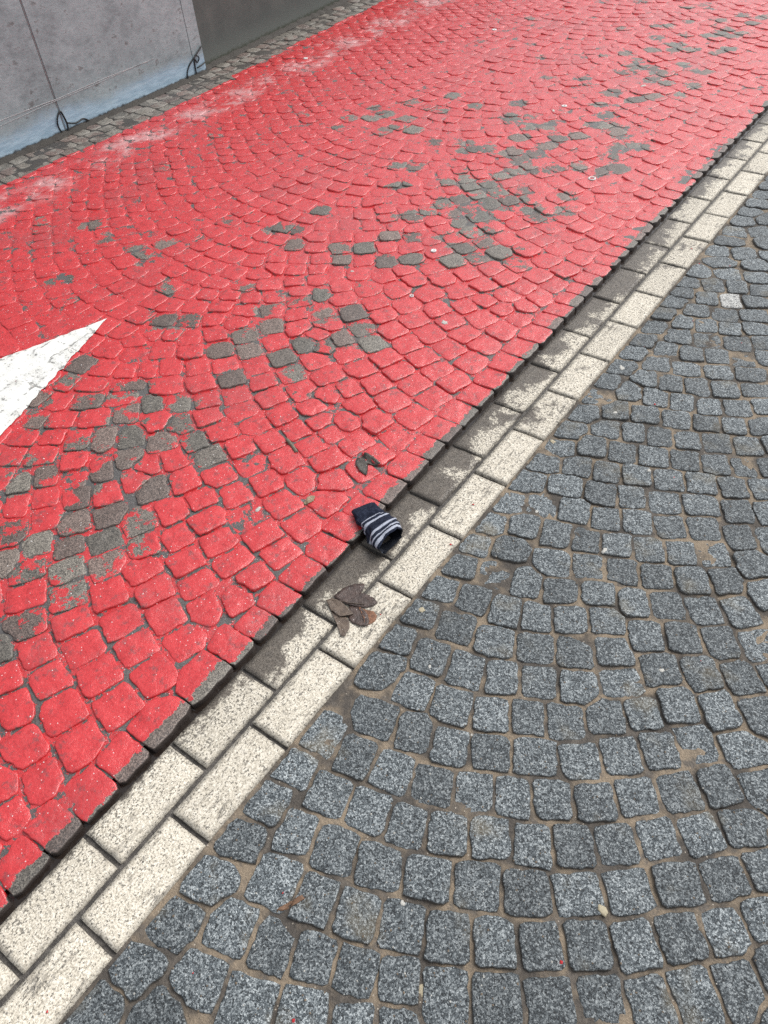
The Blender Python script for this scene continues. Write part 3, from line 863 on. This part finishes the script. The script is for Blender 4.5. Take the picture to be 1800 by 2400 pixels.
# two thin chalk lines scratched along the panels
def chalk(pts, w):
    V, F = [], []
    n = 60
    ya, yb = pts[0][0], pts[-1][0]
    for i in range(n + 1):
        yy = ya + (yb - ya) * i / n
        zz = interp(pts, yy) + 0.003 * fbm(yy * 6, 3.3)
        hw = w * (0.5 + 0.5 * abs(fbm(yy * 25, w * 900)))
        for s in (-1, 1):
            V.append((WX + 0.0016, yy, zz + s * hw)); 
        for s in (-1, 1):
            V.append((WX + 0.0024, yy, zz + s * hw * 0.6))
    for i in range(n):
        a, b = i * 4, i * 4 + 4
        F += [(a, b, b + 2, a + 2), (a + 2, b + 2, b + 3, a + 3), (a + 3, b + 3, b + 1, a + 1)]
    return mesh('chalk_line', V, F)
M_CHALK = mat_flat('chalk', (0.44, 0.455, 0.46), 0.9, 90, 0.5)
for pts, w in (([(2.0, 0.196), (2.385, 0.194), (2.612, 0.191), (2.915, 0.199), (3.30, 0.196)], 0.0028),
               ([(2.0, 0.166), (2.226, 0.172), (2.588, 0.184), (2.911, 0.189), (3.35, 0.200)], 0.0022)):
    link('chalk_line', chalk(pts, w), M_CHALK, wall)

# damp crumbly filler between wall and paving
V, F = [], []
ny = 420
for i in range(ny + 1):
    yy = -1.0 + 9.8 * i / ny
    xw = WX if yy < 3.757 else x_wall(yy) - 0.006
    q = fbm(yy * 22, 4.1) * 0.012 + fbm(yy * 70, 9.1) * 0.005
    for fx, fz in ((-0.004, 0.030 + q), (0.012 + q * 0.5, 0.026 + q * 0.7), (0.034 + q, 0.010)):
        V.append((xw + fx, yy, fz))
for i in range(ny):
    for k in range(2):
        a = i * 3 + k
        F.append((a, a + 1, a + 4, a + 3))
fl = link('wall_foot_filler', mesh('wall_foot_filler', V, F), mat_flat('crumbly_mortar', (0.050, 0.044, 0.037), 0.8, 120, 0.5, 0.004))
fl['kind'] = 'structure'; fl['label'] = 'crumbly dark mortar along the foot of the walls'; fl['category'] = 'mortar'

V, F = [], []
a, b = (-4.215, 3.757), (-4.215 - 0.075 * 16, 19.757)
V = [(a[0], a[1], -0.05), (b[0], b[1], -0.05), (b[0] - 0.3, b[1], -0.05), (a[0] - 0.3, a[1], -0.05)]
V += [(x, y, 0.70) for x, y, z in V]
F = [(0, 1, 5, 4), (1, 2, 6, 5), (2, 3, 7, 6), (3, 0, 4, 7), (4, 5, 6, 7), (3, 2, 1, 0)]
thing(link('dark_wall', mesh('dark_wall', V, F, smooth=False), M_DARK), 'dark grey rendered wall set back beyond the stone panels', 'wall')

# black cords hanging at the panel joints
def cord(lists, label):
    r = empty('black_cord', (WX + 0.006, lists[0][0][0] / 1000, 0.02))
    thing(r, label, 'cord', 'black cords at the foot of the stone wall')
    for pts, closed, rad in lists_fmt(lists):
        o = link('strand', tube('strand', [(0.0 + 0.004 * math.sin(i * 1.7), p[0] / 1000 - r.location.y, p[1] / 1000 - 0.02) for i, p in enumerate(pts)], rad, 7, closed), M_BLACK, r)
def lists_fmt(lists):
    for l in lists:
        yield l, (len(l) > 7), 0.0042
cord([[(2600, 131), (2568, 108), (2559, 78), (2561, 49), (2574, 22), (2604, 22), (2617, 47), (2616, 85)],
      [(2618, 64), (2656, 50), (2687, 45), (2734, 49), (2763, 26), (2742, 24)]], 'black cord looped at the open joint between two stone panels')
cord([[(3745, 165), (3667, 126), (3613, 92), (3583, 56), (3573, 26)],
      [(3679, 131), (3700, 111), (3682, 87), (3665, 109), (3651, 30)], [(3748, 72), (3710, 66), (3672, 58)]],
     'black cord bunched at the end corner of the stone panels')

# ------------------------------------------------------------------ white arrow painted on the red setts
BV = [Vector(v) for v in RV]
RV2, RF2, _ = sheet(lambda y: -3.2, lambda y: x_red(y) - 0.03, -0.8, 2.0, 0.03, bed_z, None, nx=70)
off = len(BV)
BVH = BVHTree.FromPolygons(BV + [Vector(v) for v in RV2], RF + [tuple(k + off for k in f) for f in RF2])
def top(x, y):
    h = BVH.ray_cast(Vector((x, y, 0.5)), Vector((0, 0, -1)))
    return h[0].z if h[0] is not None else ZR - 0.01

def arrow_part(poly, step=0.008):
    xs = [p[0] for p in poly]; ys_ = [p[1] for p in poly]
    bm = bmesh.new()
    x0, x1, y0, y1 = min(xs), max(xs), min(ys_), max(ys_)
    nx, ny = int((x1 - x0) / step) + 1, int((y1 - y0) / step) + 1
    vs = [[bm.verts.new((x0 + (x1 - x0) * i / nx, y0 + (y1 - y0) * j / ny, 0)) for i in range(nx + 1)] for j in range(ny + 1)]
    for j in range(ny):
        for i in range(nx):
            bm.faces.new((vs[j][i], vs[j][i + 1], vs[j + 1][i + 1], vs[j + 1][i]))
    n = len(poly)
    for k in range(n):
        a, b = poly[k], poly[(k + 1) % n]
        nrm = Vector((b[1] - a[1], a[0] - b[0], 0)).normalized()       # counter-clockwise outline: outward normal
        bmesh.ops.bisect_plane(bm, geom=bm.verts[:] + bm.edges[:] + bm.faces[:], plane_co=(a[0], a[1], 0), plane_no=nrm, clear_outer=True)
    dips = []
    for v in bm.verts:
        x, y = v.co.x, v.co.y
        z0 = top(x, y)
        zs = [z0] + [top(x + dx, y + dy) for dx, dy in ((0.009, 0), (-0.009, 0), (0, 0.009), (0, -0.009))]
        zm = max(zs)
        v.co.z = zm * 0.6 + z0 * 0.4 + 0.0020
        v.co.x += 0.006 * fbm(x * 35, y * 35, 1); v.co.y += 0.006 * fbm(x * 35, y * 35, 2)
        dips.append(1.0 if zm - z0 > 0.004 else 0.0)
    me = bpy.data.meshes.new('arrow')
    bm.to_mesh(me); bm.free()
    a = me.attributes.new('dip', 'FLOAT', 'POINT')
    a.data.foreach_set('value', dips)
    me.polygons.foreach_set('use_smooth', [True] * len(me.polygons))
    return me
M_WHITE = mat_white_paint()
ar = empty('arrow_marking', (0, 0, 0))
thing(ar, 'white painted arrow on the red setts, only its head in view', 'road marking')
link('arrow_head', arrow_part([(-2.396, 1.397), (-2.770, 0.44), (-2.052, 0.44)]), M_WHITE, ar)
link('arrow_shaft', arrow_part([(-2.50, 0.437), (-2.50, -0.75), (-2.32, -0.75), (-2.32, 0.437)], 0.012), M_WHITE, ar)

# ------------------------------------------------------------------ the striped sock
def sock():
    """a crumpled tube: closed folded toe end on the road edge, open mouth on the pale kerb stone"""
    A = Vector((-0.952, 1.098, 0.023)); B = Vector((-0.802, 1.036, 0.029))
    ax = (B - A); ln = ax.length; ax.normalize()
    sd_ = Vector((-ax.y, ax.x, 0)).normalized()
    up = ax.cross(sd_)
    nu, nv = 40, 44
    V, F, T = [], [], []
    def prof(t):
        w = interp([(0, 0.031), (0.05, 0.036), (0.3, 0.040), (0.6, 0.046), (0.85, 0.048), (0.94, 0.047), (1.0, 0.042)], t)
        h = interp([(0, 0.004), (0.05, 0.009), (0.18, 0.015), (0.34, 0.014), (0.42, 0.021), (0.7, 0.027), (0.92, 0.027), (1.0, 0.023)], t)
        return w, h
    def pt(t, a, shrink=0.0):
        w, h = prof(t)
        w -= shrink; h -= shrink
        c = A + ax * (ln * t) + Vector((0, 0, interp([(0, 0.0), (0.3, 0.002), (0.6, -0.004), (1, 0.0)], t)))
        ca, sa = math.cos(a), math.sin(a)
        e = 0.75
        px = math.copysign(abs(ca) ** e, ca) * w; pz = math.copysign(abs(sa) ** e, sa) * h
        wr = 0.0068 * mnoise.noise(Vector((t * 7 + 0.8 * math.cos(a), math.cos(a) * 1.6, math.sin(a) * 1.6 + 4)))
        wr += 0.0042 * mnoise.noise(Vector((t * 17, math.cos(a) * 3.2, math.sin(a) * 3.2)))
        fold = -0.006 * math.exp(-((t - 0.36 - 0.05 * ca) / 0.035) ** 2) * max(0, sa)      # crease behind the first stripes
        mouth = 0.0
        if t > 0.8:
            mouth = (t - 0.8) / 0.2 * (0.010 * max(0, sa) * (0.4 - ca) + 0.005 * mnoise.noise(Vector((ca * 2.0, sa * 2.0, 9.3))))
        rr = 1 + (wr + fold + mouth) / max(0.012, math.hypot(px, pz))
        skew = 0.016 * (t - 0.2) * (-ca) + 0.003 * t * t * mnoise.noise(Vector((ca * 1.8, sa * 1.8, 2.2)))              # the mouth is cut askew
        return c + sd_ * px * rr + up * pz * rr + ax * (skew - 0.010 * max(0, sa) * max(0, t - 0.55))
    for i in range(nu + 1):
        t = i / nu
        for k in range(nv):
            V.append(pt(t, 6.28318 * k / nv)); T.append(t)
    for i in range(nu):
        for k in range(nv):
            F.append((i * nv + k, (i + 1) * nv + k, (i + 1) * nv + (k + 1) % nv, i * nv + (k + 1) % nv))
    F.append(tuple(range(nv)))
    o = link('sock', mesh('sock', V, F, along=T), mat_sock())
    # dark inside seen through the mouth
    V, F = [], []
    tt = [1.0, 0.985, 0.96, 0.90, 0.8, 0.62]
    for i, t in enumerate(tt):
        for k in range(nv):
            V.append(pt(t, 6.28318 * k / nv, 0.0 if i == 0 else (0.0025 if i == 1 else 0.0035)) + (ax * 0.0012 if i == 1 else Vector((0, 0, 0))))
    for i in range(len(tt) - 1):
        for k in range(nv):
            F.append((i * nv + k, (i + 1) * nv + k, (i + 1) * nv + (k + 1) % nv, i * nv + (k + 1) % nv))
    F.append(tuple((len(tt) - 1) * nv + k for k in range(nv)))
    link('lining', mesh('lining', V, F), mat_flat('dark_sock_inside', (0.010, 0.012, 0.018), 0.95, 500, 0.5, 0.001, 0.2), o)
    thing(o, 'crumpled navy sock with pale stripes lying across the gutter', 'sock')
sock()

# ------------------------------------------------------------------ dead leaves
GBV = BVHTree.FromPolygons([Vector(v) for v in GV], GF)
def ground_top(x, y):
    if x < x_red(y) + 0.002: return top(x, y)
    if x < x_k2(y): return 0.0025
    h = GBV.ray_cast(Vector((x, y, 0.3)), Vector((0, 0, -1)))
    return h[0].z if h[0] is not None else -0.007

def leaf_mesh(name, outline, lift, seed, thick=0.0005, zbase=None, curl=0.004):
    """thin curled blade: outline (mm) subdivided with a toothed edge, a midrib fold and waves"""
    P = [Vector((x / 1000, y / 1000)) for x, y in outline]
    R = []
    for i, p in enumerate(P):
        q = P[(i + 1) % len(P)]
        m = max(2, int((q - p).length / 0.004))
        for k in range(m):
            v = p.lerp(q, k / m)
            nrm = Vector((q.y - p.y, p.x - q.x)).normalized()
            R.append(v + nrm * 0.0014 * mnoise.noise(Vector((v.x * 260, v.y * 260, seed))))
    c = sum(R, Vector((0, 0))) / len(R)
    n = len(R)
    V, F = [], []
    rings = (1.0, 0.8, 0.55, 0.28)
    for s in rings:
        for v in R:
            w = c.lerp(v, s)
            z = (zbase if zbase is not None else ground_top(w.x, w.y)) + lift
            z += curl * (s ** 3) * (0.35 + 0.9 * mnoise.noise(Vector((w.x * 34, w.y * 34, seed * 1.7)))) + 0.0016 * mnoise.noise(Vector((w.x * 120, w.y * 120, seed)))
            V.append((w.x, w.y, max(z, (zbase if zbase is not None else z - 1) + 0.0006)))
    V.append((c.x, c.y, (zbase if zbase is not None else ground_top(c.x, c.y)) + lift))
    for i in range(len(rings) - 1):
        for k in range(n):
            F.append((i * n + k, i * n + (k + 1) % n, (i + 1) * n + (k + 1) % n, (i + 1) * n + k))
    for k in range(n):
        F.append(((len(rings) - 1) * n + k, (len(rings) - 1) * n + (k + 1) % n, len(V) - 1))
    m = len(V)                                            # underside and rim
    V += [(x, y, z - thick) for x, y, z in V]
    F += [tuple(reversed([k + m for k in f])) for f in F]
    for k in range(n):
        F.append((k, m + k, m + (k + 1) % n, (k + 1) % n))
    return mesh(name, V, F)

M_L1 = mat_leaf('wet_dark_leaf', (0.040, 0.026, 0.022), (0.085, 0.055, 0.045), 0.35)
M_L2 = mat_leaf('tan_leaf', (0.085, 0.060, 0.044), (0.155, 0.115, 0.085), 0.5)
M_L3 = mat_leaf('orange_leaf', (0.12, 0.050, 0.022), (0.24, 0.105, 0.05), 0.45)
LA = [(-836, 815), (-831, 849), (-817, 873), (-792, 892), (-783, 875), (-784, 862), (-763, 869), (-746, 868), (-728, 861), (-732, 846), (-748, 830), (-766, 822), (-782, 817), (-814, 811)]
LB = [(-766, 826), (-747, 824), (-728, 817), (-714, 804), (-709, 790), (-725, 779), (-746, 775), (-763, 781), (-775, 796), (-783, 813)]
LC = [(-762, 823), (-741, 828), (-724, 834), (-709, 829), (-702, 814), (-707, 797), (-719, 790), (-733, 805)]
LD = [(-844, 794), (-831, 808), (-811, 812), (-787, 807), (-760, 799), (-767, 787), (-784, 773), (-817, 777)]
LE = [(-817, 777), (-802, 781), (-784, 777), (-771, 782), (-755, 775), (-744, 760), (-738, 732), (-749, 730), (-772, 748)]
LF = [(-1089, 1260), (-1080, 1293), (-1049, 1291), (-1011, 1278), (-1031, 1266), (-1046, 1260), (-1033, 1242), (-1020, 1217), (-1053, 1223), (-1079, 1240)]
lf = empty('dead_leaf', (0, 0, 0))
thing(lf, 'large wet dark brown dead leaf lying across two pale kerb stones', 'leaf', 'dead leaves')
link('leaf_lobe', leaf_mesh('leaf_lobe', LA, 0.0030, 1, zbase=0.0022), M_L1, lf)
link('leaf_lobe', leaf_mesh('leaf_lobe', LB, 0.0018, 2, zbase=0.0022), M_L1, lf)
o = link('leaf_lobe', leaf_mesh('leaf_lobe', LD, 0.0044, 3, zbase=0.0022), M_L2, lf); o['label'] = 'dry tan lobe'
link('leaf_lobe', leaf_mesh('leaf_lobe', LE, 0.0014, 4, zbase=0.0022), M_L2, lf)['label'] = 'dry tan lobe'
link('leaf_stem', tube('leaf_stem', [(-0.832, 0.802, 0.008), (-0.812, 0.812, 0.0085), (-0.785, 0.822, 0.0075), (-0.755, 0.838, 0.006)], 0.0011, 6), M_L2, lf)
o = link('dead_leaf', leaf_mesh('dead_leaf', LC, 0.0012, 5, zbase=0.0022), M_L3)
thing(o, 'small rusty orange leaf tucked under the large brown leaf', 'leaf', 'dead leaves')
o = link('dead_leaf', leaf_mesh('dead_leaf', LF, 0.003, 6, curl=0.004), mat_leaf('grey_leaf', (0.045, 0.040, 0.034), (0.085, 0.075, 0.062), 0.5))
thing(o, 'notched grey brown leaf on the red setts beyond the sock', 'leaf', 'dead leaves')
o = link('leaf_scrap', leaf_mesh('leaf_scrap', [(-1118, 1040), (-1112, 1062), (-1098, 1068), (-1090, 1052), (-1098, 1036), (-1110, 1030)], 0.002, 7), mat_leaf('dry_scrap', (0.25, 0.19, 0.12), (0.38, 0.30, 0.20), 0.6))
thing(o, 'dry tan leaf scrap in a joint just left of the sock', 'leaf', 'dead leaves')
o = link('twig', tube('twig', [(-1.330, 1.216, ZR + 0.004), (-1.300, 1.204, ZR + 0.005), (-1.266, 1.187, ZR + 0.003)], 0.0058, 9), mat_flat('grey_wood', (0.16, 0.135, 0.10), 0.7, 90, 0.4))
thing(o, 'short grey brown twig lying in a joint of the red setts', 'twig')
o = link('wood_chip', leaf_mesh('wood_chip', [(-478, 168), (-468, 172), (-452, 196), (-444, 214), (-452, 216), (-464, 198)], 0.003, 8, 0.004, curl=0.001), mat_flat('wood', (0.17, 0.095, 0.055), 0.7, 90, 0.4))
thing(o, 'narrow brown wood chip in a sandy joint of the grey setts', 'wood chip')

# ------------------------------------------------------------------ litter: pale rings, gum and grit
M_PALE = mat_flat('pale_gum', (0.48, 0.47, 0.43), 0.6, 350, 0.3)
M_CREAM = mat_flat('cream_gum', (0.40, 0.35, 0.24), 0.6, 350, 0.4)
M_RINGM = mat_flat('white_plastic', (0.72, 0.70, 0.68), 0.4, 150, 0.2)
def blob(x, y, rx, ry, seed, h=0.0016):
    n = 18
    V, F = [], []
    z = ground_top(x, y)
    rot = seed * 1.9
    for s, dz in ((1.0, -0.002), (0.9, h * 0.6), (0.5, h)):
        for k in range(n):
            a = 6.28318 * k / n
            q = s * (1 + 0.3 * mnoise.noise(Vector((math.cos(a) * 4, math.sin(a) * 4, seed + 5))) + 0.45 * mnoise.noise(Vector((math.cos(a) * 1.5, math.sin(a) * 1.5, seed))))
            u, v = rx * q * math.cos(a), ry * q * math.sin(a)
            V.append((x + u * math.cos(rot) - v * math.sin(rot), y + u * math.sin(rot) + v * math.cos(rot), z + dz))
    V.append((x, y, z + h))
    for i in range(2):
        for k in range(n):
            F.append((i * n + k, i * n + (k + 1) % n, (i + 1) * n + (k + 1) % n, (i + 1) * n + k))
    for k in range(n):
        F.append((2 * n + k, 2 * n + (k + 1) % n, 3 * n))
    return mesh('chewing_gum', V, F)
GUM = [(-0.347, 0.680, .020, .013, 0, 'white splat bridging two grey setts near the kerb'),
       (-0.177, 0.216, .014, .019, 1, 'yellowish gum spot in a joint near the bottom edge'),
       (-0.284, 0.314, .010, .007, 0, 'white crumb pair on a grey sett below the wood chip row'),
       (0.035, 0.513, .012, .020, 1, 'cream flake standing in a joint between dark setts'),
       (0.084, 0.860, .022, .015, 0, 'whitish mortar splash across the corner of a grey sett'),
       (-0.113, 1.195, .017, .011, 1, 'cream chip in the joint above a speckled grey sett'),
       (-0.061, 1.062, .010, .009, 0, 'pale gum dots on one grey sett beside the cream chip'),
       (-0.270, 1.394, .016, .014, 0, 'white spot on the side of a pale grey sett'),
       (-0.318, 1.330, .016, .011, 0, 'second white spot just nearer than the first one'),
       (-0.152, 1.490, .026, .018, 0, 'large pale grey splash between two setts'),
       (-0.595, 2.106, .020, .016, 0, 'round pale gum blot on a sett beside the kerb'),
       (-0.520, 1.873, .013, .009, 0, 'small pale blot one sett nearer than the round blot'),
       (-0.627, 1.651, .016, .012, 1, 'cream gum lump against the kerb stone corner'),
       (-0.536, 1.365, .009, .008, 0, 'small white dot on a kerbside grey sett'),
       (-0.623, 0.905, .015, .011, 1, 'cream blotch on the kerbside sett across from the brown leaf'),
       (-0.518, 0.777, .009, .006, 0, 'bright white dot on a sett right of the brown leaf'),
       (-0.333, 1.677, .009, .009, 0, 'white pebble like dot at the corner of a sett')]
for k, (x, y, rx, ry, m, lab) in enumerate(GUM):
    thing(link('chewing_gum', blob(x, y, rx * 0.62, ry * 0.62, k + 1, 0.0012), (M_PALE, M_CREAM)[m]), lab, 'gum', 'pale gum and splashes on the pavement')

def ring(x, y, r, hole, seed):
    n = 20
    V, F = [], []
    z = ground_top(x, y)
    for rr, dz in ((r, 0.0005), (r * 0.96, 0.0045), (r * 0.72, 0.0052), (hole, 0.0035), (hole, 0.0)):
        for k in range(n):
            a = 6.28318 * k / n
            q = rr * (1 + 0.06 * mnoise.noise(Vector((math.cos(a), math.sin(a), seed))))
            V.append((x + q * math.cos(a), y + q * math.sin(a), z + dz))
    for i in range(4):
        for k in range(n):
            F.append((i * n + k, i * n + (k + 1) % n, (i + 1) * n + (k + 1) % n, (i + 1) * n + k))
    if hole < 0.004:
        F.append(tuple(4 * n + k for k in range(n)))
    return mesh('plastic_ring', V, F)
RINGS = [(-1.569, 2.456, .020, .003, 'white plastic disc with a tiny hole on the worn red setts'),
         (-1.456, 2.119, .014, .008, 'thin white ring nearest the kerb on the red setts'),
         (-1.802, 4.179, .024, .009, 'white ring beside the long grey worn patch'),
         (-1.283, 3.390, .030, .019, 'large white ring with a dark middle below the worn patch'),
         (-3.709, 4.242, .024, .003, 'white disc in the chalky band near the wall'),
         (-2.866, 5.296, .028, .004, 'far white disc on the plain red paint')]
for k, (x, y, r, h, lab) in enumerate(RINGS):
    r *= 0.62; h *= 0.62
    thing(link('plastic_ring', ring(x, y, r, h, k), M_RINGM), lab, 'ring', 'white rings and discs on the red road')
for k, (x, y, rx, ry, lab) in enumerate([(-1.333, 2.159, .032, .020, 'white flaky splash on a red sett'), (-1.249, 2.024, .022, .018, 'grey white spot on the red sett nearer than the flaky splash'),
                                         (-1.213, 0.946, .018, .012, 'pale gum in a red joint left of the tan scrap'), (-1.772, 2.157, .014, .010, 'tiny white chip among bare setts'),
                                         (-1.827, 4.097, .026, .012, 'flat white scrap beside a white ring'), (-1.540, 4.665, .035, .02, 'pale splash on far bare setts')]):
    thing(link('paint_splash', blob(x, y, rx * 0.6, ry * 0.6, 60 + k, 0.0012), M_PALE), lab, 'splash', 'pale splashes on the red road')

# loose grit and flakes of red paint: one object each
def scatter(name, n, fx, size, mat, seed, label):
    r = random.Random(seed)
    V, F = [], []
    for _ in range(n):
        x, y = fx(r)
        z = ground_top(x, y)
        s = size * r.uniform(0.5, 1.4)
        b = len(V)
        a = r.uniform(0, 3.14)
        for k in range(4):
            q = a + k * 1.571 + r.uniform(-0.4, 0.4)
            V.append((x + s * math.cos(q), y + s * math.sin(q), z + 0.0003))
        V.append((x + r.uniform(-.3, .3) * s, y + r.uniform(-.3, .3) * s, z + s * r.uniform(0.5, 1.0)))
        F += [(b, b + 1, b + 4), (b + 1, b + 2, b + 4), (b + 2, b + 3, b + 4), (b + 3, b, b + 4)]
    o = link(name, mesh(name, V, F, smooth=False), mat)
    o['kind'] = 'stuff'; o['label'] = label; o['category'] = name.replace('_', ' ')
def on_pave(r):
    y = -0.4 + 3.6 * r.random() ** 1.4
    return r.uniform(x_k2(y), 0.5), y
def on_edge(r):
    y = r.uniform(-0.3, 3.0)
    return x_k2(y) + abs(r.gauss(0, 0.12)) - 0.06, y
def on_red(r):
    y = -0.3 + 4.0 * r.random()
    return r.uniform(-3.4, -0.96), y
scatter('grit', 700, on_pave, 0.0019, M_PALE, 3, 'pale grit scattered over the grey setts')
scatter('paint_flakes', 42, lambda r: on_pave(r) if r.random() < 0.6 else on_edge(r), 0.0028, mat_flat('red_paint_flake', (0.55, 0.03, 0.035), 0.4), 5, 'red paint flakes dropped on the grey pavement')
scatter('sand_grit', 2600, on_pave, 0.0019, mat_flat('brown_grit', (0.17, 0.13, 0.09), 0.8, 40, 0.8), 21, 'brown grit lying in the joints of the grey setts')
scatter('pale_grit', 1100, on_red, 0.0019, M_RINGM, 9, 'pale grit scattered over the red setts')
